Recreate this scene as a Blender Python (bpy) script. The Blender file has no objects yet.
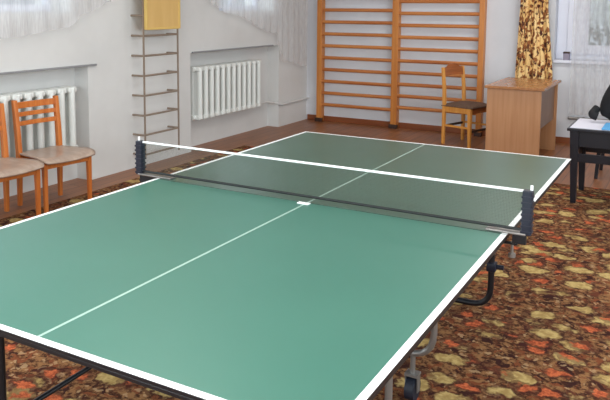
import bpy, bmesh, math, random
from mathutils import Vector, Matrix
random.seed(7)
S = bpy.context.scene
COL = S.collection
PI = math.pi

# ------------------------------------------------------------------ materials
def lin(c):
    return tuple(((v/255)/12.92 if v/255 <= .04045 else (((v/255)+.055)/1.055)**2.4) for v in c) + (1.0,)

class N:
    """tiny node helper"""
    def __init__(s, name):
        s.m = bpy.data.materials.new(name); s.m.use_nodes = True
        s.t = s.m.node_tree; s.b = s.t.nodes['Principled BSDF']; s.out = s.t.nodes['Material Output']
    def n(s, typ, **kw):
        nd = s.t.nodes.new(typ)
        for k, v in kw.items():
            if k.startswith('i_'):
                nd.inputs[k[2:].replace('_', ' ')].default_value = v
            else:
                setattr(nd, k, v)
        return nd
    def l(s, a, b): s.t.links.new(a, b)
    def math(s, op, a, b=None, c=None):
        nd = s.t.nodes.new('ShaderNodeMath'); nd.operation = op
        for i, v in enumerate((a, b, c)):
            if v is None: continue
            if isinstance(v, (int, float)): nd.inputs[i].default_value = v
            else: s.l(v, nd.inputs[i])
        return nd.outputs[0]
    def mix(s, f, a, b):
        nd = s.t.nodes.new('ShaderNodeMix'); nd.data_type = 'RGBA'
        for sock, v in ((nd.inputs[0], f), (nd.inputs[6], a), (nd.inputs[7], b)):
            if isinstance(v, (int, float)): sock.default_value = v
            elif isinstance(v, tuple): sock.default_value = v
            else: s.l(v, sock)
        return nd.outputs[2]
    def obj_co(s, scale=(1, 1, 1)):
        tc = s.n('ShaderNodeTexCoord'); mp = s.n('ShaderNodeMapping')
        mp.inputs['Scale'].default_value = scale
        s.l(tc.outputs['Object'], mp.inputs[0]); return mp.outputs[0]
    def noise(s, co, scale, detail=3, rough=.5):
        nd = s.n('ShaderNodeTexNoise'); nd.inputs['Scale'].default_value = scale
        nd.inputs['Detail'].default_value = detail; nd.inputs['Roughness'].default_value = rough
        s.l(co, nd.inputs['Vector']); return nd
    def voro(s, co, scale, feature='F1', rnd=1.0):
        nd = s.n('ShaderNodeTexVoronoi'); nd.feature = feature
        nd.inputs['Scale'].default_value = scale; nd.inputs['Randomness'].default_value = rnd
        s.l(co, nd.inputs['Vector']); return nd
    def step(s, v, lo, hi, invert=False):
        nd = s.n('ShaderNodeMapRange'); nd.interpolation_type = 'SMOOTHSTEP'
        nd.inputs['From Min'].default_value = lo; nd.inputs['From Max'].default_value = hi
        nd.inputs['To Min'].default_value = 1.0 if invert else 0.0
        nd.inputs['To Max'].default_value = 0.0 if invert else 1.0
        s.l(v, nd.inputs['Value']); return nd.outputs[0]
    def bump(s, h, strength=.2, dist=.01):
        nd = s.n('ShaderNodeBump'); nd.inputs['Strength'].default_value = strength
        nd.inputs['Distance'].default_value = dist
        s.l(h, nd.inputs['Height']); s.l(nd.outputs[0], s.b.inputs['Normal'])

def plain(name, rgb, rough=.5, metal=0, var=.06, scale=8):
    k = N(name); co = k.obj_co()
    c = lin(rgb); d = tuple(v*(1-var*2) for v in c[:3])+(1,)
    k.l(k.mix(k.noise(co, scale).outputs[0], c, d), k.b.inputs['Base Color'])
    k.b.inputs['Roughness'].default_value = rough; k.b.inputs['Metallic'].default_value = metal
    return k.m

def wood(name, rgb, rgb2, rough=.4, axis='z', grain=30):
    k = N(name)
    sc = {'x': (1.2, grain, grain), 'y': (grain, 1.2, grain), 'z': (grain, grain, 1.2)}[axis]
    co = k.obj_co(sc); n1 = k.noise(co, 1.0, 4, .6)
    f = k.step(n1.outputs[0], .3, .7)
    k.l(k.mix(f, lin(rgb), lin(rgb2)), k.b.inputs['Base Color'])
    k.b.inputs['Roughness'].default_value = rough
    k.bump(n1.outputs[0], .08, .002)
    return k.m

def plaster(name, rgb, rgb2):
    k = N(name); co = k.obj_co()
    a = k.noise(co, 1.3, 4, .6); b = k.noise(co, 60, 2, .5)
    k.l(k.mix(k.step(a.outputs[0], .35, .7), lin(rgb), lin(rgb2)), k.b.inputs['Base Color'])
    k.b.inputs['Roughness'].default_value = .75
    k.bump(b.outputs[0], .12, .004)
    return k.m

M = {}
M['wall'] = plaster('painted_plaster', (219, 218, 216), (211, 210, 208))
M['wallb'] = plaster('pale_plaster', (216, 217, 222), (207, 208, 213))
M['ceil'] = plaster('ceiling_white', (230, 230, 228), (224, 224, 222))
M['white_paint'] = plain('white_enamel', (232, 234, 230), .35, var=.03)
M['frame_white'] = plain('window_white', (226, 228, 240), .4, var=.03)
M['grey_trim'] = plain('grey_sill_paint', (146, 146, 148), .5)
M['black_steel'] = plain('black_steel', (20, 20, 26), .4, var=.1)
M['grey_steel'] = plain('grey_steel', (150, 146, 142), .35, metal=.6, var=.1)
M['rust_steel'] = plain('brown_grey_steel', (150, 132, 116), .5, metal=.0, var=.15, scale=20)
M['rubber'] = plain('dark_rubber', (22, 26, 40), .6)
M['plastic_navy'] = plain('black_blue_plastic', (24, 28, 44), .42)
M['tape'] = plain('white_tape', (240, 242, 242), .7, var=.02)
M['cord'] = plain('dark_cord', (30, 34, 34), .7)
M['netting'] = plain('dark_netting', (66, 80, 74), .8)
M['bars'] = wood('wall_bar_wood', (206, 134, 64), (188, 112, 46), .38, 'z')
M['rung'] = wood('rung_wood', (204, 132, 70), (176, 100, 48), .35, 'x')
M['chair'] = wood('orange_chair_wood', (206, 122, 58), (184, 98, 40), .35, 'z')
M['chair_l'] = wood('light_chair_wood', (226, 160, 80), (210, 140, 60), .4, 'z')
M['crest'] = wood('brown_crest_wood', (170, 96, 46), (132, 68, 30), .4, 'y')
M['seatply'] = wood('pale_worn_plywood', (184, 162, 146), (162, 138, 122), .3, 'x', 14)
M['desk'] = wood('desk_laminate', (190, 140, 100), (178, 126, 86), .35, 'z', 24)
M['desktop'] = wood('desk_top_laminate', (178, 124, 80), (160, 106, 64), .25, 'y', 24)
M['modesty'] = wood('desk_shaded_panel', (138, 108, 88), (124, 94, 76), .45, 'z', 24)  # desk colour darkened and greyed to paint the side in shade
M['skirting'] = wood('brown_skirting_paint', (142, 80, 46), (126, 68, 38), .35, 'x', 10)
M['foot'] = plain('dark_iron', (60, 36, 26), .5)
M['yellow'] = wood('yellow_board_paint', (222, 184, 118), (214, 174, 106), .45, 'z', 8)
M['yellow_edge'] = plain('bright_yellow_edge', (226, 190, 110), .45)
M['black_paint'] = plain('black_furniture_paint', (22, 21, 30), .35, var=.1)
M['paper'] = plain('white_paper', (226, 224, 236), .6, var=.02)
M['blue'] = plain('light_blue_card', (96, 176, 232), .5)
M['bag'] = plain('black_bag_cloth', (16, 16, 20), .8)
M['mauve'] = plain('mauve_box', (150, 142, 160), .6)
M['seatfab'] = plain('dark_seat_fabric', (120, 90, 72), .9, var=.35, scale=40)
M['bark'] = plain('bark', (90, 84, 74), .9)
M['leaf'] = plain('dull_leaf', (128, 142, 118), .8, var=.2)
M['snow'] = plain('pale_ground', (190, 196, 196), .9)
M['lampwhite'] = plain('lamp_housing', (225, 225, 225), .5)

def floor_wood():
    k = N('red_brown_boards'); co = k.obj_co()
    br = k.n('ShaderNodeTexBrick'); br.offset = .5
    mp = k.n('ShaderNodeMapping'); k.l(co, mp.inputs[0]); mp.inputs['Rotation'].default_value = (0, 0, PI/2)
    k.l(mp.outputs[0], br.inputs['Vector'])
    br.inputs['Color1'].default_value = lin((160, 102, 62)); br.inputs['Color2'].default_value = lin((146, 90, 52))
    br.inputs['Mortar'].default_value = lin((74, 40, 24))
    br.inputs['Scale'].default_value = 1; br.inputs['Mortar Size'].default_value = .004
    br.inputs['Brick Width'].default_value = 3.2; br.inputs['Row Height'].default_value = .12
    g = k.noise(k.obj_co((14, 1, 1)), 3, 4, .6)
    k.l(k.mix(k.step(g.outputs[0], .35, .75), br.outputs[0], lin((122, 76, 46))), k.b.inputs['Base Color'])
    k.b.inputs['Roughness'].default_value = .38
    return k.m
M['floor'] = floor_wood()

def carpet_mat():
    k = N('floral_carpet'); co0 = k.obj_co()
    w = k.noise(co0, 9, 3, .6)
    wv = k.n('ShaderNodeVectorMath', operation='MULTIPLY_ADD')
    k.l(w.outputs['Color'], wv.inputs[0]); wv.inputs[1].default_value = (.13, .13, 0); k.l(co0, wv.inputs[2])
    w2 = k.noise(co0, 38, 2, .6)
    wv2 = k.n('ShaderNodeVectorMath', operation='MULTIPLY_ADD')
    k.l(w2.outputs['Color'], wv2.inputs[0]); wv2.inputs[1].default_value = (.03, .03, 0); k.l(wv.outputs[0], wv2.inputs[2])
    co = wv2.outputs[0]
    def shifted(dx, dy, sx=1, sy=1):
        mp = k.n('ShaderNodeMapping'); k.l(co, mp.inputs[0])
        mp.inputs['Location'].default_value = (dx, dy, 0); mp.inputs['Scale'].default_value = (sx, sy, 1)
        return mp.outputs[0]
    base = k.mix(k.step(k.noise(co0, 34, 3, .7).outputs[0], .40, .60), lin((70, 40, 28)), lin((146, 104, 68)))
    base = k.mix(k.step(k.noise(shifted(3, 1), 22, 2, .6).outputs[0], .54, .62), base, lin((124, 70, 44)))
    base = k.mix(k.step(k.noise(shifted(7, 2), 17, 2, .6).outputs[0], .57, .63), base, lin((58, 32, 28)))
    fl = k.voro(shifted(2, 5), 24)
    base = k.mix(k.math('MULTIPLY', k.step(fl.outputs['Distance'], .20, .30, True), .65), base, lin((184, 150, 112)))
    # tan leaf patches, ragged, with darker veining
    v1 = k.voro(shifted(0, 0, .85, 1.25), 5.6, rnd=.8)
    rag = k.math('ADD', v1.outputs['Distance'], k.math('MULTIPLY', k.math('SUBTRACT', k.noise(co0, 22, 3, .65).outputs[0], .5), .34))
    base = k.mix(k.math('MULTIPLY', k.step(rag, .42, .48, True), .6), base, lin((66, 38, 32)))
    tc = k.mix(k.step(k.noise(co0, 40, 2).outputs[0], .35, .65), lin((196, 168, 110)), lin((164, 134, 82)))
    base = k.mix(k.step(rag, .29, .40, True), base, tc)
    # red orange flowers, ragged
    v2 = k.voro(shifted(.31, .17, .9, 1.15), 7.2, rnd=.75)
    rag2 = k.math('ADD', v2.outputs['Distance'], k.math('MULTIPLY', k.math('SUBTRACT', k.noise(shifted(5, 5), 30, 3, .65).outputs[0], .5), .45))
    base = k.mix(k.math('MULTIPLY', k.step(rag2, .36, .44, True), .55), base, lin((78, 38, 32)))
    oc = k.mix(k.step(k.noise(co0, 48, 2, .7).outputs[0], .35, .65), lin((206, 108, 68)), lin((150, 70, 44)))
    base = k.mix(k.step(rag2, .17, .29, True), base, oc)
    k.l(base, k.b.inputs['Base Color'])
    k.b.inputs['Roughness'].default_value = .95
    k.b.inputs['Specular IOR Level'].default_value = .1
    k.bump(k.noise(co0, 180, 2).outputs[0], .4, .01)
    return k.m
M['carpet'] = carpet_mat()

TW, TL, TH = 1.525, 2.74, 0.76
def table_mat(name, ca, cb, r0):
    k = N(name); tc = k.n('ShaderNodeTexCoord'); sp = k.n('ShaderNodeSeparateXYZ')
    k.l(tc.outputs['Object'], sp.inputs[0])           # object origin = table corner
    x, y = sp.outputs[0], sp.outputs[1]
    dx = k.math('MINIMUM', x, k.math('SUBTRACT', TW, x)); dy = k.math('MINIMUM', y, k.math('SUBTRACT', TL, y))
    e = k.math('LESS_THAN', k.math('MINIMUM', dx, dy), .0195)
    c = k.math('LESS_THAN', k.math('ABSOLUTE', k.math('SUBTRACT', x, TW/2)), .0042)
    g = k.mix(k.noise(tc.outputs['Object'], 3, 3).outputs[0], lin(ca), lin(cb))
    g = k.mix(k.math('MULTIPLY', c, .55), g, lin((200, 226, 214)))
    g = k.mix(e, g, lin((244, 246, 244)))
    k.l(g, k.b.inputs['Base Color'])
    k.l(k.math('ADD', r0, k.math('MULTIPLY', k.noise(tc.outputs['Object'], 2, 1).outputs[0], .06)), k.b.inputs['Roughness'])
    k.b.inputs['Specular IOR Level'].default_value = .4
    return k.m
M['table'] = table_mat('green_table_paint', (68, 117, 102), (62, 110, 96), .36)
M['table_far'] = table_mat('grey_green_table_far', (70, 96, 81), (64, 90, 76), .27)  # far half toned darker and greyer than the near half

def leopard():
    k = N('mottled_curtain_print'); co0 = k.obj_co((1, 1, .8))
    w = k.noise(co0, 14, 2)
    wv = k.n('ShaderNodeVectorMath', operation='MULTIPLY_ADD')
    k.l(w.outputs['Color'], wv.inputs[0]); wv.inputs[1].default_value = (.05,)*3; k.l(co0, wv.inputs[2])
    n = k.noise(wv.outputs[0], 26, 1, .4)
    a = k.step(n.outputs[0], .50, .56)
    c = k.mix(k.step(k.noise(co0, 7, 2).outputs[0], .35, .65), lin((246, 212, 150)), lin((232, 190, 122)))
    c = k.mix(a, c, lin((150, 92, 50)))
    b = k.step(k.noise(wv.outputs[0], 27, 1, .4).outputs[0], .57, .62)
    k.l(k.mix(b, c, lin((78, 38, 24))), k.b.inputs['Base Color']); k.b.inputs['Roughness'].default_value = .85
    return k.m
M['curtain'] = leopard()

def tulle():
    k = N('white_tulle'); 
    tr = k.n('ShaderNodeBsdfTransparent'); tl = k.n('ShaderNodeBsdfTranslucent'); df = k.n('ShaderNodeBsdfDiffuse')
    tl.inputs[0].default_value = (.70, .69, .72, 1); df.inputs[0].default_value = (.86, .85, .85, 1)
    m1 = k.n('ShaderNodeMixShader'); m1.inputs[0].default_value = .4
    k.l(df.outputs[0], m1.inputs[1]); k.l(tl.outputs[0], m1.inputs[2])
    m2 = k.n('ShaderNodeMixShader'); co = k.obj_co((1, 60, 6))
    k.l(k.math('ADD', .30, k.math('MULTIPLY', k.noise(co, 1.5, 2).outputs[0], .3)), m2.inputs[0])
    k.l(tr.outputs[0], m2.inputs[1]); k.l(m1.outputs[0], m2.inputs[2])
    k.l(m2.outputs[0], k.out.inputs[0]); return k.m
M['tulle'] = tulle()

def glass():
    k = N('window_glass'); tr = k.n('ShaderNodeBsdfTransparent'); gl = k.n('ShaderNodeBsdfGlossy')
    tr.inputs[0].default_value = (.93, .96, .96, 1); gl.inputs['Roughness'].default_value = .05
    m = k.n('ShaderNodeMixShader'); m.inputs[0].default_value = .06
    k.l(tr.outputs[0], m.inputs[1]); k.l(gl.outputs[0], m.inputs[2]); k.l(m.outputs[0], k.out.inputs[0]); return k.m
M['glass'] = glass()

def tube_light():
    k = N('lamp_diffuser'); k.b.inputs['Emission Color'].default_value = (1, .97, .92, 1)
    k.b.inputs['Emission Strength'].default_value = 2.0; return k.m
M['lamp'] = tube_light()

# ------------------------------------------------------------------ mesh builder
class MB:
    def __init__(s): s.bm = bmesh.new()
    def box(s, lo, hi, rot=None, pivot=None, bevel=0):
        lo, hi = Vector(lo), Vector(hi); c = (lo+hi)/2; d = hi-lo
        r = bmesh.ops.create_cube(s.bm, size=1, matrix=Matrix.Translation(c) @ Matrix.Diagonal((d.x, d.y, d.z, 1)))
        vs = r['verts']
        if bevel:
            es = list({e for v in vs for e in v.link_edges})
            rb = bmesh.ops.bevel(s.bm, geom=es, offset=bevel, segments=2, affect='EDGES', profile=.5)
            vs = list({v for f in rb['faces'] for v in f.verts} | {v for v in vs if v.is_valid})
        if rot:
            bmesh.ops.transform(s.bm, verts=vs, matrix=rot, space=Matrix.Translation(-Vector(pivot or c)))
        return s
    def loft(s, rings, cap=True, closed=True):
        vr = [[s.bm.verts.new(p) for p in r] for r in rings]
        n = len(vr[0])
        for a, b in zip(vr, vr[1:]):
            for i in range(n if closed else n-1):
                j = (i+1) % n
                s.bm.faces.new((a[i], a[j], b[j], b[i]))
        if cap and closed:
            s.bm.faces.new(list(reversed(vr[0]))); s.bm.faces.new(vr[-1])
        return s
    def tube(s, pts, r, seg=10, bend=0.0, radii=None):
        pts = [Vector(p) for p in pts]
        if bend:
            out = [pts[0]]
            for a, b, c in zip(pts, pts[1:], pts[2:]):
                d1 = (a-b); d2 = (c-b); q = min(bend, d1.length*.45, d2.length*.45)
                p0 = b+d1.normalized()*q; p1 = b+d2.normalized()*q
                for i in range(7):
                    t = i/6; out.append(p0*(1-t)**2+b*2*t*(1-t)+p1*t*t)
            out.append(pts[-1]); pts = out
        t0 = (pts[1]-pts[0]).normalized()
        u = t0.orthogonal().normalized(); rings = []
        for i, p in enumerate(pts):
            t = ((pts[min(i+1, len(pts)-1)]-pts[max(i-1, 0)])).normalized()
            u = (u-t*u.dot(t)).normalized(); v = t.cross(u)
            rr = radii[i] if radii else r
            rings.append([p+(u*math.cos(2*PI*k/seg)+v*math.sin(2*PI*k/seg))*rr for k in range(seg)])
        return s.loft(rings)
    def sqbar(s, a, b, wa, wb=None, up=(0, 0, 1)):
        """tapered rectangular bar from a to b; w = (side, other)"""
        a, b = Vector(a), Vector(b); wb = wb or wa
        t = (b-a).normalized(); x = Vector(up).cross(t)
        if x.length < 1e-4: x = Vector((1, 0, 0))
        x.normalize(); y = t.cross(x)
        def ring(p, w): return [p+x*sx*w[0]/2+y*sy*w[1]/2 for sx, sy in ((-1, -1), (1, -1), (1, 1), (-1, 1))]
        return s.loft([ring(a, wa), ring(b, wb)])
    def prism(s, outline, axis, lo, hi):
        """outline = list of 2D pts; axis index extruded"""
        def p(q, h):
            l = list(q); l.insert(axis, h); return Vector(l)
        return s.loft([[p(q, lo) for q in outline], [p(q, hi) for q in outline]])
    def grid(s, f, nu, nv):
        vs = [[s.bm.verts.new(f(i/nu, j/nv)) for j in range(nv+1)] for i in range(nu+1)]
        for i in range(nu):
            for j in range(nv):
                s.bm.faces.new((vs[i][j], vs[i+1][j], vs[i+1][j+1], vs[i][j+1]))
        return s
    def build(s, name, mat, parent=None, smooth=False, bevel=0, solid=0, mats=None, kind=None):
        bmesh.ops.recalc_face_normals(s.bm, faces=s.bm.faces)
        me = bpy.data.meshes.new(name); s.bm.to_mesh(me); s.bm.free()
        o = bpy.data.objects.new(name, me); COL.objects.link(o)
        for m in (mats or [mat]): me.materials.append(m)
        if smooth:
            for p in me.polygons: p.use_smooth = True
            try: me.set_sharp_from_angle(angle=math.radians(40))
            except Exception: pass
        if solid:
            md = o.modifiers.new('thickness', 'SOLIDIFY'); md.thickness = solid; md.offset = 0
        if bevel:
            md = o.modifiers.new('bevel', 'BEVEL'); md.width = bevel; md.segments = 2; md.limit_method = 'ANGLE'
        if parent: o.parent = parent
        if kind: o['kind'] = kind
        return o

def thing(name, label, cat, loc=(0, 0, 0), rz=0, group=None):
    o = bpy.data.objects.new(name, None); COL.objects.link(o); o.empty_display_size = .1
    o.location = loc; o.rotation_euler = (0, 0, rz)
    return tag(o, label, cat, group)
def tag(o, label, cat, group=None):
    o['label'] = label; o['category'] = cat
    if group: o['group'] = group
    return o
def struct(o): o['kind'] = 'structure'; return o
def dup(root, loc, label, rz=0):
    r = root.copy(); COL.objects.link(r); r.location = loc; r.rotation_euler = (0, 0, rz); r['label'] = label
    for ch in list(root.children):
        c = ch.copy(); COL.objects.link(c); c.parent = r
        for g in ch.children:
            d = g.copy(); COL.objects.link(d); d.parent = c
    return r
def base_at(o, loc):
    """shift a mesh so that its origin is at loc"""
    o.data.transform(Matrix.Translation(-Vector(loc))); o.location = loc; return o

# ------------------------------------------------------------------ the room
XL, YB, XR, YN, HC = -2.47, 7.38, 4.6, -3.2, 3.15
def panel(mb, axis, d0, d1, u0, u1, z0, z1, holes):
    """slab between d0,d1 on 'axis' with rectangular holes (u0,u1,z0,z1)"""
    us = sorted({u0, u1, *[h[0] for h in holes], *[h[1] for h in holes]})
    zs = sorted({z0, z1, *[h[2] for h in holes], *[h[3] for h in holes]})
    us = [u for u in us if u0 <= u <= u1]; zs = [z for z in zs if z0 <= z <= z1]
    for a, b in zip(us, us[1:]):
        for c, d in zip(zs, zs[1:]):
            um, zm = (a+b)/2, (c+d)/2
            if any(h[0] < um < h[1] and h[2] < zm < h[3] for h in holes): continue
            if axis == 0: mb.box((d0, a, c), (d1, b, d))
            else: mb.box((a, d0, c), (b, d1, d))
WR = (-1.5, 4.5, .95, 2.7)
W1 = (1.75, 3.22, 1.46, 2.75); W2 = (5.35, 6.5, 1.46, 2.75); W0 = (-2.2, .6, 1.2, 2.75)
NI1 = (1.55, 3.395, 0.0, 1.0); NI2 = (4.83, 6.63, 0.0, 1.03)
ND = .16
mb = MB()
panel(mb, 0, XL-ND, XL, YN, YB+.4, 0, HC, [W0, W1, W2, NI1, NI2])
panel(mb, 0, XL-.42, XL-ND, YN, YB+.4, 0, HC, [W0, W1, W2])
struct(mb.build('wall_left', M['wall']))
WB = (0.655, 2.7, 0.935, 2.7)
mb = MB(); panel(mb, 1, YB, YB+.40, XL, XR, 0, HC, [WB]); struct(mb.build('wall_back', M['wallb']))
mb = MB(); panel(mb, 0, XR, XR+.3, YN, YB+.4, 0, HC, [WR]); struct(mb.build('wall_right', M['wall']))
WN = (-1.6, 3.4, .95, 2.7)
mb = MB(); panel(mb, 1, YN-.3, YN, XL-.42, XR+.3, 0, HC, [WN]); struct(mb.build('wall_near', M['wall']))
mb = MB(); mb.box((XL-.42, YN-.3, -.1), (XR+.3, YB+.4, 0)); struct(mb.build('floor', M['floor']))
mb = MB(); mb.box((XL-.42, YN-.3, HC), (XR+.3, YB+.4, HC+.1)); struct(mb.build('ceiling', M['ceil']))
# skirting and niche sills
mb = MB(); mb.box((XL+.02, YB-.022, 0), (-2.28, YB, .07)); mb.box((-2.202, YB-.022, 0), (-1.239, YB, .07)); mb.box((-1.151, YB-.022, 0), (-.171, YB, .07)); mb.box((-.103, YB-.022, 0), (XR, YB, .07)); struct(mb.build('baseboard_back', M['skirting'], bevel=.004))
mb = MB(); mb.box((XL-.0, 1.5, NI1[3]-.002), (XL+.022, 3.485, NI1[3]+.014)); struct(mb.build('trim_1', M['grey_trim'], bevel=.003))
mb = MB(); mb.box((XL-.0, 4.85, NI2[3]-.002), (XL+.022, 6.47, NI2[3]+.014)); struct(mb.build('trim_2', M['grey_trim'], bevel=.003))

def window(n, axis, d, u0, u1, z0, z1, bars, fw=.06, sill=None):
    """window unit in a wall opening, frame plane at d"""
    fr = MB(); t = .05
    def bx(a, b, c, e, t0=t):
        if axis == 0: fr.box((d-t0/2, a, c), (d+t0/2, b, e))
        else: fr.box((a, d-t0/2, c), (b, d+t0/2, e))
    bx(u0, u0+fw, z0, z1); bx(u1-fw, u1, z0, z1); bx(u0+fw, u1-fw, z0, z0+fw); bx(u0+fw, u1-fw, z1-fw, z1)
    for u in bars: bx(u-fw/2, u+fw/2, z0+fw, z1-fw)
    bx(u0+fw, u1-fw, z1-.45, z1-.45+fw*.7)
    f = struct(fr.build('window_%d' % n, M['frame_white'], bevel=.006))
    edges = [u0+fw] + [x for u in bars for x in (u-fw/2, u+fw/2)] + [u1-fw]
    for a, b in zip(edges[::2], edges[1::2]):
        g = MB()
        if axis == 0: g.box((d-.004, a, z0+fw), (d+.004, b, z1-fw))
        else: g.box((a, d-.004, z0+fw), (b, d+.004, z1-fw))
        g.build('window_pane', M['glass'], f)
    return f
window(1, 0, XL-.25, *W1, [2.48])
window(2, 0, XL-.25, *W2, [5.95])
window(5, 0, XL-.25, *W0, [-1.3, -.3])
window(4, 1, YN-.2, *WN, [0.0, 1.7])  # unseen window added behind the camera to brighten the near table
window(6, 0, XR+.2, *WR, [0.5, 2.5])  # unseen window added so more light reaches the left wall
# back window: wide inner jamb, casement with thick stile
f = window(3, 1, YB+.16, WB[0], WB[1], WB[2], WB[3], [1.71], fw=.115)
mb = MB()
for a, b in ((.77, 1.66), (1.76, 2.66)):       # sashes
    mb.box((a, YB+.11, 1.0), (a+.22, YB+.15, 2.2)); mb.box((b-.10, YB+.11, 1.0), (b, YB+.15, 2.2))
    mb.box((a+.22, YB+.11, 1.0), (b-.10, YB+.15, 1.10)); mb.box((a+.22, YB+.11, 2.1), (b-.10, YB+.15, 2.2))
mb.build('window_sash', M['frame_white'], f, bevel=.006)
mb = MB(); mb.box((.655, YB-.04, .90), (2.72, YB+.12, .935)); mb.build('window_sill', M['frame_white'], f, bevel=.006)

# ------------------------------------------------------------------ carpet
mb = MB(); mb.box((-2.16, -3.0, 0), (4.4, 5.36, .010))
tag(base_at(mb.build('carpet', M['carpet'], bevel=.004), (0, 0, 0)), 'brown floral carpet with tan leaves and orange flowers under the table', 'carpet')

# ------------------------------------------------------------------ table tennis table
SPLIT = 1.34  # joint set before the net; the darker strip imitates the net's reflection
T = thing('table_tennis_table', 'green table tennis table with white edge lines on a black wheeled steel frame', 'table', (0, 0, .01))
ZT = TH-.01
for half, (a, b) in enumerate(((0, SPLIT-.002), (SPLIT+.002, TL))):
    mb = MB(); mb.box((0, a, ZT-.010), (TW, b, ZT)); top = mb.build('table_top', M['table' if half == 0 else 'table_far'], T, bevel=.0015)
    top.data.materials.append(M['black_steel'])
    for f_ in top.data.polygons:
        if f_.normal.z < .5: f_.material_index = 1
    if half: top['label'] = 'darker grey-green half of the table top beyond the net'
    mb = MB()      # black steel rim under the board
    for lo, hi in (((.002, a+.002), (TW-.002, a+.032)), ((.002, b-.032), (TW-.002, b-.002)), ((.002, a+.032), (.032, b-.032)), ((TW-.032, a+.032), (TW-.002, b-.032))):
        mb.box((lo[0], lo[1], ZT-.021), (hi[0], hi[1], ZT-.010))
    mb.box((.032, (a+b)/2-.02, ZT-.030), (TW-.032, (a+b)/2+.02, ZT-.010))
    mb.build('rim', M['black_steel'], T, bevel=.002)
def u_frame(y, xo, zb, mat, name, bend=.10, r=.0125):
    mb = MB()
    mb.tube([(xo, y, ZT-.010), (xo, y, zb), (TW-xo, y, zb), (TW-xo, y, ZT-.010)], r, bend=bend)
    return mb.build(name, mat, T, smooth=True)
u_frame(.30, TW-.26, .016, M['black_steel'], 'leg_frame', r=.015)
u_frame(2.41, 1.226, .030, M['black_steel'], 'leg_frame', r=.015)
u_frame(1.46, 1.245, .185, M['grey_steel'], 'wheel_frame')
mb = MB(); mb.tube([(.26, .30, .235), (.26, 1.46, .27)], .009); mb.build('brace', M['black_steel'], T, smooth=True)
mb = MB()
for x in (1.246, TW-1.246): mb.tube([(x, 1.0, .03), (x, 1.0, ZT-.010)], .0125)
mb.tube([(TW-1.246, 1.0, .42), (1.246, 1.0, .42)], .0125)
mb.build('support_frame', M['grey_steel'], T, smooth=True)
mb = MB(); mb.box((1.205, 2.385, .215), (1.250, 2.435, .26), bevel=.006); mb.tube([(1.245, 2.41, .24), (1.285, 2.41, .24)], .012)
mb.build('locking_knob', M['plastic_navy'], T, smooth=True)
for x, y in ((1.165, 1.46), (TW-1.165, 1.46)):
    mb = MB(); mb.tube([(x, y, .10), (x, y, .18)], .010); mb.box((x-.026, y-.022, .098), (x+.026, y+.022, .108))
    for s in (-1, 1): mb.box((x+s*.024-.002, y-.014, .035), (x+s*.024+.002, y+.014, .10))
    c = mb.build('caster', M['grey_steel'], T)
    mb = MB(); mb.tube([(x-.018, y, .045), (x+.018, y, .045)], .045, seg=20); mb.build('wheel', M['rubber'], c, smooth=True)

# ------------------------------------------------------------------ net
NY = TL/2
G = thing('table_net', 'dark table tennis net with white top tape clamped across the green table', 'net', (TW/2, NY, TH))
def NB(): return MB()
x0, x1, zb, zt = -.095-TW/2, 1.568-TW/2, .016, .153
mb = MB(); nx, nz = 330, 26
for i in range(nx+1):
    x = x0+(x1-x0)*i/nx; mb.box((x-.0002, -.0002, zb), (x+.0002, .0002, zt-.004))
for j in range(nz+1):
    z = zb+(zt-zb-.004)*j/nz; mb.box((x0, -.0002, z-.0002), (x1, .0002, z+.0002))
mb.build('net_mesh', M['netting'], G)
mb = MB(); mb.box((x0, -.003, zt-.008), (x1, .003, zt+.001)); mb.build('top_tape', M['tape'], G, bevel=.002)
mb = MB(); mb.tube([(x0, 0, zb), (x1, 0, zb)], .0055, seg=8); mb.build('bottom_cord', M['cord'], G, smooth=True)
mb = MB(); mb.box((-.030, -.062, .0), (.020, -.040, .004), bevel=.0015); mb.build('centre_tab', M['tape'], G)
for s, xp in ((-1, -.110-TW/2), (1, 1.582-TW/2)):
    mb = MB(); mb.box((xp-.016, -.016, .0), (xp+.016, .016, .154), bevel=.004)
    for j in range(7): mb.box((xp-.018, -.018, .008+j*.020), (xp+.018, .018, .015+j*.020))
    po = mb.build('net_post', M['plastic_navy'], G)
    mb = MB(); mb.tube([(xp+.010*s, .004, .15), (xp+.010*s, .004, .170)], .005); mb.build('post_pin', M['tape'], po, smooth=True)
    e = s*TW/2
    mb = MB(); mb.box((min(xp, e-s*.075), -.022, .0005), (max(xp, e-s*.075), .022, .008), bevel=.002)
    mb.build('clamp', M['grey_steel'], G, bevel=.001)
    mb = MB(); mb.box((min(xp, e+s*.012), -.008, -.034), (max(xp, e+s*.012), .008, .0005))
    mb.box((min(e+s*.03, e-s*.05), -.008, -.040), (max(e+s*.03, e-s*.05), .008, -.034))
    mb.build('clamp_jaw', M['black_steel'], G, bevel=.001)
    mb = MB(); mb.tube([(e+s*.012, 0, -.075), (e+s*.012, 0, -.03)], .005); mb.tube([(e+s*.012, 0, -.085), (e+s*.012, 0, -.072)], .012, seg=12)
    mb.build('clamp_screw', M['grey_steel'], G, smooth=True)

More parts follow.
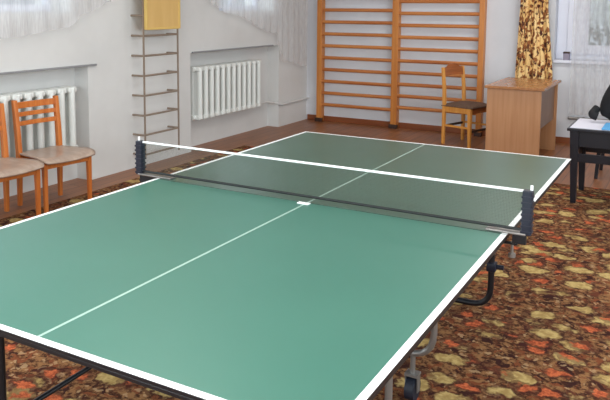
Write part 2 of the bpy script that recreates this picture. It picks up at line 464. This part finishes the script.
# ------------------------------------------------------------------ chairs by the left wall
def wall_chair(label, loc, rz=0):
    t = thing('wooden_chair', label, 'chair', loc, rz, 'orange wooden chairs by the radiator')
    # seat: bent plywood with drooping front lip
    out = []
    mb = MB()
    def sf(u, v):
        x = -.205+.405*u; w = (.185+.050*min(1, u*1.3)) * (1 if u < .9 else 1-.10*((u-.9)/.1)**2)
        y = (v*2-1)*w
        z = .402 - .012*math.sin(PI*u)*(1-(v*2-1)**2) - .035*max(0, (u-.72)/.28)**2 + .012*(v*2-1)**2*u
        return (x, y, z)
    mb.grid(sf, 18, 12); mb.build('seat', M['seatply'], t, smooth=True, solid=.012)
    for s in (-1, 1):
        mb = MB(); mb.loft([[Vector((x-w/2, s*yy-w2/2, z)), Vector((x+w/2, s*yy-w2/2, z)), Vector((x+w/2, s*yy+w2/2, z)), Vector((x-w/2, s*yy+w2/2, z))]
                 for x, yy, z, w, w2 in ((-.200, .182, 0, .030, .028), (-.190, .180, .38, .044, .034), (-.200, .181, .55, .042, .034), (-.225, .183, .800, .034, .032))])
        mb.build('back_leg', M['chair'], t, bevel=.004)
        mb = MB(); mb.sqbar((.142, s*.198, 0), (.138, s*.198, .392), (.026, .026), (.036, .034), up=(0, 1, 0)); mb.build('front_leg', M['chair'], t, bevel=.004)
        mb = MB(); mb.sqbar((-.172, s*.186, .352), (.126, s*.196, .352), (.018, .052)); mb.build('side_rail', M['chair'], t, bevel=.002)
    mb = MB(); mb.box((.129, -.183, .326), (.149, .183, .380)); mb.build('front_rail', M['chair'], t, bevel=.002)
    mb = MB(); mb.box((-.196, -.172, .330), (-.176, .172, .384)); mb.build('rear_rail', M['chair'], t, bevel=.002)
    for z, h, dx in ((.758, .048, -.220), (.690, .033, -.212), (.622, .034, -.204)):
        mb = MB()
        def ring(y):
            b = -.014*(1-(y/.175)**2); x = dx+b
            return [Vector((x-.008, y, z-h/2)), Vector((x+.008, y, z-h/2)), Vector((x+.008, y, z+h/2)), Vector((x-.008, y, z+h/2))]
        mb.loft([ring(-.174+.348*i/10) for i in range(11)]); mb.build('back_slat', M['chair'], t, bevel=.003)
    return t
c1 = wall_chair('orange wooden chair nearer the wall ladder, whole slatted back shown before the radiator', (-2.10, 2.675, .0105), -.10)
dup(c1, (-2.085, 2.165, .0105), rz=-.06, label='orange wooden chair at the left picture border, mostly cut off, seat in front')

# ------------------------------------------------------------------ chair by the wall bars
t = thing('side_chair', 'light wooden chair with carved crest and dark seat before the wall bars', 'chair', (-.128, 6.766, 0), -.32)
for s in (-1, 1):
    mb = MB(); mb.loft([[Vector((x-w/2, s*.185-.016, z)), Vector((x+w/2, s*.185-.016, z)), Vector((x+w/2, s*.185+.016, z)), Vector((x-w/2, s*.185+.016, z))]
            for x, z, w in ((-.175, 0, .030), (-.170, .43, .040), (-.178, .62, .036), (-.203, .850, .030))])
    mb.build('back_leg', M['chair_l'], t, bevel=.004)
    mb = MB(); mb.sqbar((.165, s*.185, 0), (.160, s*.185, .425), (.030, .030), (.042, .042), up=(0, 1, 0)); mb.build('front_leg', M['chair_l'], t, bevel=.004)
    mb = MB(); mb.box((-.155, s*.185-.010, .365), (.142, s*.185+.010, .425)); mb.build('side_rail', M['chair_l'], t, bevel=.002)
    mb = MB(); mb.box((-.155, s*.185-.008, .20), (.147, s*.185+.008, .222)); mb.build('stretcher', M['chair_l'] if s > 0 else M['chair_l'], t, bevel=.002)
mb = MB(); mb.box((.150, -.165, .365), (.172, .165, .425)); mb.build('front_rail', M['crest'], t, bevel=.002)  # darker brown wood stands in for shadow on the front rail
mb = MB(); mb.box((-.182, -.168, .365), (-.162, .168, .425)); mb.build('rear_rail', M['crest'], t, bevel=.002)
mb = MB(); mb.box((-.178, -.169, .19), (-.164, .169, .215)); mb.build('stretcher', M['foot'], t, bevel=.002)
mb = MB(); mb.box((.152, -.169, .16), (.168, .169, .185)); mb.build('stretcher', M['foot'], t, bevel=.002)
mb = MB()
def cush(u, v):
    a = (u*2-1); b = (v*2-1); e = (1-a**6)*(1-b**6)
    return (-.005+a*.195, b*.205, .428+.035*e)
mb.grid(cush, 14, 14); mb.build('seat', M['seatfab'], t, smooth=True, solid=.006)
mb = MB()
def crest(i):
    y = -.169+.338*i/14; q = y/.169; top = .842+.045*max(0, math.cos(q*PI/2))**.8 - .012*math.exp(-((abs(q)-.72)/.18)**2)
    x = -.190-.014*(1-q*q)
    bot = .752+.010*(1-q*q)
    return [Vector((x-.002, y, bot)), Vector((x+.014, y, bot)), Vector((x+.002, y, top)), Vector((x-.014, y, top))]
mb.loft([crest(i) for i in range(15)]); mb.build('crest_rail', M['crest'], t, bevel=.003)

# ------------------------------------------------------------------ wall bars
t = thing('wall_bars', 'orange wooden gymnastic wall bars of two bays on the back wall', 'wall bars', (-1.2, YB-.06, 0))
ox, oy = 1.2, -(YB-.06)
posts = ((-2.241, .074), (-1.195, .084), (-.137, .064))
PY0, PY1 = 7.285, YB
for x, w in posts:
    mb = MB(); mb.box((x-w/2+ox, PY0+oy, .0), (x+w/2+ox, PY1+oy, 2.45)); po = mb.build('post', M['bars'], t, bevel=.006)
    mb = MB(); mb.box((x-w/2-.012+ox, PY0-.02+oy, 0), (x+w/2+.012+ox, PY0+.03+oy, .05)); mb.build('foot_bracket', M['foot'], po, bevel=.004)
zl = [.228+.1548*i for i in range(15)]; zr = [.266+.1458*i for i in range(15)]
for zz, xa, xb in ((zl, -2.204, -1.237), (zr, -1.153, -.169)):
    for z in zz:
        mb = MB()
        outline = [(7.312+oy+.017*math.cos(a), z+.022*math.sin(a)) for a in [2*PI*k/14 for k in range(14)]]
        mb.prism(outline, 0, xa-.01+ox, xb+.01+ox); mb.build('rung', M['rung'], t, smooth=True)

# ------------------------------------------------------------------ wall ladder and yellow board
t = thing('wall_ladder', 'thin steel ladder of rungs standing off the left wall pier', 'ladder', (XL, 4.21, 0))
XF = .14
for y in (3.955-4.21, 4.45-4.21):
    mb = MB(); mb.box((XF-.006, y-.007, .10), (XF+.006, y+.007, 2.35)); mb.build('rail', M['rust_steel'], t)
for i in range(13):
    z = .138+.1838*i
    mb = MB(); mb.tube([(-.01, 3.95-4.21, z), (XF-.006, 3.95-4.21, z), (XF-.006, 4.455-4.21, z), (-.01, 4.455-4.21, z)], .0095, bend=.02)
    mb.build('rung', M['rust_steel'], t, smooth=True)
t = thing('board', 'yellow wooden board hung on the front of the wall ladder', 'board', (XL+XF+.018, 4.205, 1.302))
mb = MB(); mb.box((-.008, -.232, 0), (.012, .232, .95)); b = mb.build('panel', M['yellow'], t, bevel=.003)
mb = MB()
for y in (-.237, .237): mb.box((-.010, y-.012, -.005), (.018, y+.012, .955))
mb.box((-.010, -.225, -.008), (.018, .225, .012)); mb.build('edging', M['yellow_edge'], t, bevel=.003)
mb = MB()
for y in (-.15, .15):
    mb = MB(); mb.tube([(.0, y, .92), (-.026, y, .93), (-.030, y, .90)], .004, bend=.01); mb.build('hook', M['rust_steel'], t)

# ------------------------------------------------------------------ radiators and pipes
def radiator(label, y0, n, pitch, ztop=.872, zbot=.30, inlet=-1):
    t = thing('radiator', label, 'radiator', (XL-.045, y0, 0))
    for i in range(n):
        y = i*pitch+pitch/2; mb = MB()
        for dx in (-.045, .045):
            pts = []
            mb.loft([[Vector((dx+.034*math.cos(a), y+pitch*.25*math.sin(a)*(1 if 0 < k < 4 else .9), z)) for a in [2*PI*q/12 for q in range(12)]]
                     for k, z in enumerate((zbot+.02, zbot+.06, (zbot+ztop)/2, ztop-.06, ztop-.02))])
        mb.box((-.05, y-pitch*.15, zbot+.03), (.05, y+pitch*.15, ztop-.03))
        for z in (zbot+.03, ztop-.03):
            mb.box((-.07, y-pitch*.42, z-.024), (.07, y+pitch*.42, z+.024), bevel=.014)
            mb.tube([(0, y-pitch*.51, z), (0, y+pitch*.51, z)], .024)
        mb.build('section', M['white_paint'], t, smooth=True)
    for z in (zbot+.03, ztop-.03):
        mb = MB()
        mb.tube([(0, -.03, z), (0, .02, z)], .03); mb.build('end_plug', M['white_paint'], t, smooth=True)
        
        for q in (2, n-2):
            mb = MB(); mb.box((-.116, pitch*q-.01, z-.01), (0, pitch*q+.01, z)); mb.build('bracket', M['grey_steel'], t)
    return t
radiator('white ribbed radiator in the wall niche behind the two orange chairs', 3.255-9*.112, 9, .112, .845, .29)
radiator('white ribbed radiator in the wall niche right of the wall ladder', 4.93, 12, .1055, .885, .31)
PX = XL-.045
mb = MB(); mb.tube([(PX, 6.18, .34), (PX, 6.40, .34), (PX, 6.60, .31), (XL+.03, 6.60, .30), (XL+.03, 6.66, .285), (XL+.03, 7.36, .29)], .013, bend=.03)
tag(base_at(mb.build('heating_pipe', M['wall'], smooth=True), (XL+.03, 7.0, .285)), 'thin grey heating pipe from the radiator along the corner pier', 'pipe')
mb = MB(); mb.tube([(.84, YB-.03, .295), (XR+.02, YB-.03, .31)], .016)
for x in (1.0, 2.6, 4.2): mb.box((x-.01, YB-.03, .285), (x+.01, YB, .315))
tag(base_at(mb.build('heating_pipe', M['grey_steel'], smooth=True), (2.4, YB-.03, .3)), 'thin grey heating pipe along the back wall below the right window', 'pipe')

# ------------------------------------------------------------------ desk
DX0, DX1, DY0, DY1, DZ = .226, .797, 6.09, 7.07, .74
t = thing('desk', 'brown laminate desk at the back wall with its end panel facing the table', 'desk', ((DX0+DX1)/2, (DY0+DY1)/2, 0))
o_ = Vector(((DX0+DX1)/2, (DY0+DY1)/2, 0))
def db(lo, hi, name, m, **k):
    mb = MB(); mb.box(Vector(lo)-o_, Vector(hi)-o_); return mb.build(name, M[m], t, **k)
db((DX0, DY0, DZ-.026), (DX1, DY1, DZ), 'desk_top', 'desktop', bevel=.003)
db((DX0+.02, DY0+.03, 0), (DX1-.030, DY0+.05, DZ-.026), 'end_panel', 'desk', bevel=.001)
db((DX0+.02, DY1-.175, 0), (DX1-.008, DY1-.155, DZ-.026), 'end_panel', 'desk', bevel=.001)
db((DX1-.055, DY0+.05, .335), (DX1-.037, DY1-.175, DZ-.026), 'modesty_panel', 'modesty', bevel=.001)
db((DX0+.05, DY0+.05, DZ-.13), (DX0+.07, DY1-.175, DZ-.026), 'drawer_front', 'desk', bevel=.002)

# ------------------------------------------------------------------ curtains
def pcurt(u, v):
    z = .06+2.55*v
    k = (z-.78)/.74
    xl = .262+.040*min(k, 1.0); xr = .668-.066*min(k, 1.0)
    if k < 0: xl, xr = .262, .668
    w = xr-xl; ph = u*2*PI*5
    return (xl+w*u+.006*math.sin(ph*2+z*3), 7.255+.022*math.sin(ph+.5*math.sin(z*2.2))+.012*math.sin(ph*.5+z*1.7), z)
mb = MB(); mb.grid(pcurt, 80, 40)
c = tag(base_at(mb.build('window_curtain', M['curtain'], smooth=True, solid=.003), (.45, 7.255, .06)), 'yellow and brown mottled window curtain hanging behind the desk', 'curtain')

def interp(pts, y):
    for (a, b), (c_, d) in zip(pts, pts[1:]):
        if a <= y <= c_:
            s = (y-a)/(c_-a); s = s*s*(3-2*s); return b+(d-b)*s
    return pts[0][1] if y < pts[0][0] else pts[-1][1]
def tulle_curtain(label, y0, y1, hem, folds, xo=.075):
    mb = MB()
    def f(u, v):
        y = y0+(y1-y0)*u; h = interp(hem, y); z = h+(2.85-h)*v
        return (XL+xo+.013*math.sin(u*2*PI*folds+.8*math.sin(v*3))+.008*math.sin(u*41), y, z)
    mb.grid(f, 110, 24)
    o = mb.build('tulle_curtain', M['tulle'], smooth=True)
    # curtain rail carried by wall brackets
    r = MB(); r.tube([(XL+xo, y0-.05, 2.86), (XL+xo, y1+.02, 2.86)], .012)
    for y in (y0+.1, y1-.1): r.box((XL, y-.01, 2.85), (XL+xo, y+.01, 2.87))
    base_at(o, (XL+xo, (y0+y1)/2, 2.8))
    q = r.build('curtain_rail', M['white_paint'], None); base_at(q, (XL+xo, (y0+y1)/2, 2.8)); 
    q.parent = o; q.location = (0, 0, 0)
    return tag(o, label, 'curtain', 'sheer white swagged curtains')
tulle_curtain('sheer white curtain swagged above the radiator niche with the two chairs', 1.5, 3.62, [(1.5, 1.18), (2.51, 1.27), (3.09, 1.33), (3.32, 1.45), (3.62, 1.55)], 13)
tulle_curtain('sheer white curtain swagged down into the room corner beside the wall bars', 5.10, 7.24, [(5.10, 1.53), (5.46, 1.425), (6.41, 1.19), (6.62, .83), (7.24, .73)], 15)

mb = MB()
def rt(u, v):
    x = .85+1.95*u; z = .345+2.4*v
    return (x, YB-.085+.012*math.sin(u*2*PI*19+.6*math.sin(v*4))+.006*math.sin(u*53), z)
mb.grid(rt, 150, 24); o = base_at(mb.build('tulle_curtain', M['tulle'], smooth=True), (1.8, YB-.085, 2.75))
tag(o, 'sheer white straight curtain over the right window, ending above the back wall pipe', 'curtain')
mb = MB(); mb.tube([(-.95, 0, 0), (1.0, 0, 0)], .012)
for x in (-.8, .85): mb.box((x-.01, 0, -.01), (x+.01, .09, .01))
q = mb.build('curtain_rail', M['white_paint'], o)

# ------------------------------------------------------------------ black side table and what lies on it
AX0, AX1, AY0, AY1, AZ = 1.213, 1.93, 4.715, 5.27, .60
t = thing('side_table', 'low black wooden side table on tapered legs at the right edge', 'table', ((AX0+AX1)/2, (AY0+AY1)/2, 0))
o_ = Vector(((AX0+AX1)/2, (AY0+AY1)/2, 0))
mb = MB(); mb.box(Vector((AX0, AY0, AZ-.022))-o_, Vector((AX1, AY1, AZ))-o_); mb.build('table_top', M['black_paint'], t, bevel=.004)
lx = (AX0+.050, AX1-.065); ly = (AY0+.06, AY1-.04)
for x in lx:
    for y in ly:
        fx = x+(.012 if x < o_.x else -.012); zf = .0105 if y < 5.36 else 0
        mb = MB(); mb.sqbar(Vector((fx, y, zf))-o_, Vector((x, y, AZ-.022))-o_, (.040, .040), (.066, .06), up=(0, 1, 0)); mb.build('leg', M['black_paint'], t, bevel=.003)
for z0, z1, nm in ((.455, AZ-.022, 'apron'), (.335, .40, 'lower_rail')):
    mb = MB()
    for y in ly: mb.box(Vector((lx[0], y-.012, z0))-o_, Vector((lx[1], y+.012, z1))-o_)
    for x in lx: mb.box(Vector((x-.012, ly[0]+.012, z0))-o_, Vector((x+.012, ly[1]-.012, z1))-o_)
    mb.build(nm, M['black_paint'], t, bevel=.002)
mb = MB(); mb.box((1.232, 4.735, AZ+.0005), (1.80, 5.25, AZ+.006)); tag(base_at(mb.build('paper_sheet', M['paper'], bevel=.002), (1.5, 5.0, AZ)), 'large white paper sheet covering the top of the low black table', 'paper')
mb = MB(); mb.box((1.455, 4.725, AZ+.0065), (1.72, 5.02, AZ+.020)); tag(base_at(mb.build('folder', M['blue'], bevel=.003), (1.6, 4.85, AZ+.006)), 'light blue folder on the white paper on the black table', 'folder')
t = thing('bag', 'black soft bag slumped on the low black table at right edge', 'bag', (1.575, 5.13, AZ+.0065))
mb = MB(); bmesh.ops.create_icosphere(mb.bm, subdivisions=4, radius=1)
for v in mb.bm.verts:
    p = v.co.copy(); h = (p.z+1)/2
    w = .235 if True else 0
    x = math.copysign(abs(p.x)**.8, p.x)*w*(1-.30*h) + .06*h; y = p.y*.115*(1-.3*h)
    z = h*.52*(1-.5*max(0, -p.x-.45))+.012*math.sin(9*p.x+4*p.y)+.01*math.sin(13*p.y)
    v.co = (x, y, max(0, z))
mb.build('bag_body', M['bag'], t, smooth=True)
mb = MB(); mb.tube([(-.02, -.03, .24), (.03, -.04, .46), (.16, -.04, .46), (.22, -.03, .30)], .010, bend=.06); mb.build('bag_strap', M['bag'], t, smooth=True)
mb = MB(); mb.tube([(-.19, -.05, .045), (-.235, -.05, .060), (-.20, 0.0, .11)], .032, bend=.02); mb.build('bag_flap', M['bag'], t, smooth=True)
t = thing('stool', 'black stool standing behind the low black table', 'stool', (1.52, 5.95, 0))
mb = MB(); mb.box((-.21, -.21, .41), (.21, .21, .45), bevel=.012); mb.build('seat', M['black_paint'], t)
for sx in (-1, 1):
    for sy in (-1, 1):
        mb = MB(); mb.sqbar((sx*.195, sy*.195, 0), (sx*.17, sy*.17, .41), (.028, .028), (.038, .038), up=(0, 1, 0)); mb.build('leg', M['black_paint'], t, bevel=.003)
# little box on the window sill
t = thing('small_box', 'small mauve grey box standing on the white sill of the right window', 'box', (.79, YB-.0, .935))
mb = MB(); mb.box((-.032, -.03, 0), (.032, .03, .075), bevel=.004); mb.build('box_body', M['mauve'], t)
mb = MB(); mb.box((-.034, -.032, .072), (.034, .032, .092), bevel=.004); mb.build('lid', M['foot'], t)

# ------------------------------------------------------------------ outdoors beyond the right window
mb = MB(); mb.box((-12, 8.2, -.62), (16, 24, -.6)); struct(mb.build('ground', M['snow']))
for i, (x, y, h, r, lab) in enumerate(((1.55, 11.2, 2.9, .75, 'grey-green shrub outside the right window, nearer the panes'), (-.2, 14.0, 4.2, 1.3, 'tall grey-green tree outside the right window, farther off'))):
    t = thing('shrub', lab, 'shrub', (x, y, -.6))
    mb = MB()
    for k in range(5):
        a = k*1.256+i; mb.tube([(0, 0, 0), (.15*r*math.cos(a), .15*r*math.sin(a), h*.3), (.5*r*math.cos(a), .5*r*math.sin(a), h*.75)], .03, seg=6, radii=[.05, .035, .012])
    mb.build('trunk', M['bark'], t, smooth=True)
    mb = MB()
    for k in range(2600):
        a = random.random()*2*PI; e = random.uniform(-1, 1); rr = random.random()**.4
        c = Vector((r*rr*math.cos(a)*math.sqrt(1-e*e), r*rr*math.sin(a)*math.sqrt(1-e*e), h*.55+h*.45*rr*e))
        d1 = Vector((random.gauss(0, 1), random.gauss(0, 1), random.gauss(0, 1))).normalized(); d2 = d1.orthogonal().normalized()
        l, w = .085, .04
        vs = [mb.bm.verts.new(c+q) for q in (-d1*l, d2*w, d1*l, -d2*w)]; mb.bm.faces.new(vs)
    mb.build('foliage', M['leaf'], t)

# ------------------------------------------------------------------ lights
def area(name, loc, rot, sx, sy, power, color=(1, 1, 1)):
    l = bpy.data.lights.new(name, 'AREA'); l.shape = 'RECTANGLE'; l.size = sx; l.size_y = sy; l.energy = power; l.color = color
    o = bpy.data.objects.new(name, l); COL.objects.link(o); o.location = loc; o.rotation_euler = rot; return o
for i, (x, y, p) in enumerate(((.9, -.6, 75), (-.9, 2.4, 26), (.9, 5.6, 42), (3.2, 2.0, 40))):  # ceiling lamps added out of view as the main room light
    lab = ('over the near end of the table', 'left of the table, nearer the left windows', 'before the wall bars and desk', 'over the open carpet on the right')[i]
    t = thing('added_ceiling_lamp', 'unseen added white ceiling lamp ' + lab, 'lamp', (x, y, HC))
    mb = MB(); mb.box((-.62, -.16, -.06), (.62, .16, 0), bevel=.01); mb.build('housing', M['lampwhite'], t)
    mb = MB(); mb.box((-.59, -.13, -.075), (.59, .13, -.061), bevel=.004); mb.build('diffuser', M['lamp'], t)
    area('added_lamp_light', (x, y, HC-.085), (0, 0, 0), 1.15, .24, p, (1, .97, .93)).parent = None
# daylight at the left openings, added fill at the right and near ones
def day(name, loc, rot, sx, sy, p): return area(name, loc, rot, sx, sy, p, (.90, .95, 1.0))
day('daylight_left', (XL-.5, (W0[0]+W0[1])/2, 1.98), (0, -PI/2, 0), 1.5, 2.7, 130)
day('daylight_left', (XL-.5, (W1[0]+W1[1])/2, 2.1), (0, -PI/2, 0), 1.25, 1.4, 14)
day('daylight_left', (XL-.5, (W2[0]+W2[1])/2, 2.1), (0, -PI/2, 0), 1.25, 1.1, 14)
day('fill_right', (XR+.45, (WR[0]+WR[1])/2, 1.85), (0, PI/2, 0), 1.7, 5.8, 330)  # added lamp that brightens the left wall
day('fill_near', ((WN[0]+WN[1])/2, YN-.4, 1.85), (PI/2, 0, 0), 4.8, 1.7, 300)  # added soft lamp behind the camera for the near table
w = bpy.data.worlds.new('overcast'); S.world = w; w.use_nodes = True
bg = w.node_tree.nodes['Background']; bg.inputs[0].default_value = (.80, .88, 1.0, 1); bg.inputs[1].default_value = .75

# ------------------------------------------------------------------ camera
cx, cy, cz, yaw, pitch, roll, fpx = 2.0433750, -1.0705593, 1.5241578, -0.5238262, -0.1115215, 0.0046234, 717.451626
ppx, ppy = 283.127437, 85.596087      # principal point: the photograph is a crop
fw = Vector((math.sin(yaw)*math.cos(pitch), math.cos(yaw)*math.cos(pitch), math.sin(pitch)))
r = fw.cross(Vector((0, 0, 1))).normalized(); u = r.cross(fw)
r2 = r*math.cos(roll)+u*math.sin(roll); u2 = -r*math.sin(roll)+u*math.cos(roll)
cam = bpy.data.cameras.new('camera'); co = bpy.data.objects.new('camera', cam); COL.objects.link(co)
mw = Matrix(((r2.x, u2.x, -fw.x, cx), (r2.y, u2.y, -fw.y, cy), (r2.z, u2.z, -fw.z, cz), (0, 0, 0, 1)))
co.matrix_world = mw
cam.sensor_fit = 'HORIZONTAL'; cam.sensor_width = 36; cam.lens = fpx*36/610; cam.clip_start = .02
cam.shift_x = (305-ppx)/610; cam.shift_y = (ppy-200)/610
S.camera = co
S.view_settings.view_transform = 'Standard'; S.view_settings.look = 'None'
S.view_settings.exposure = -0.42; S.view_settings.gamma = 1; S.view_settings.use_curve_mapping = False
S.cycles.use_denoising = True
S.cycles.max_bounces = 8; S.cycles.transparent_max_bounces = 24
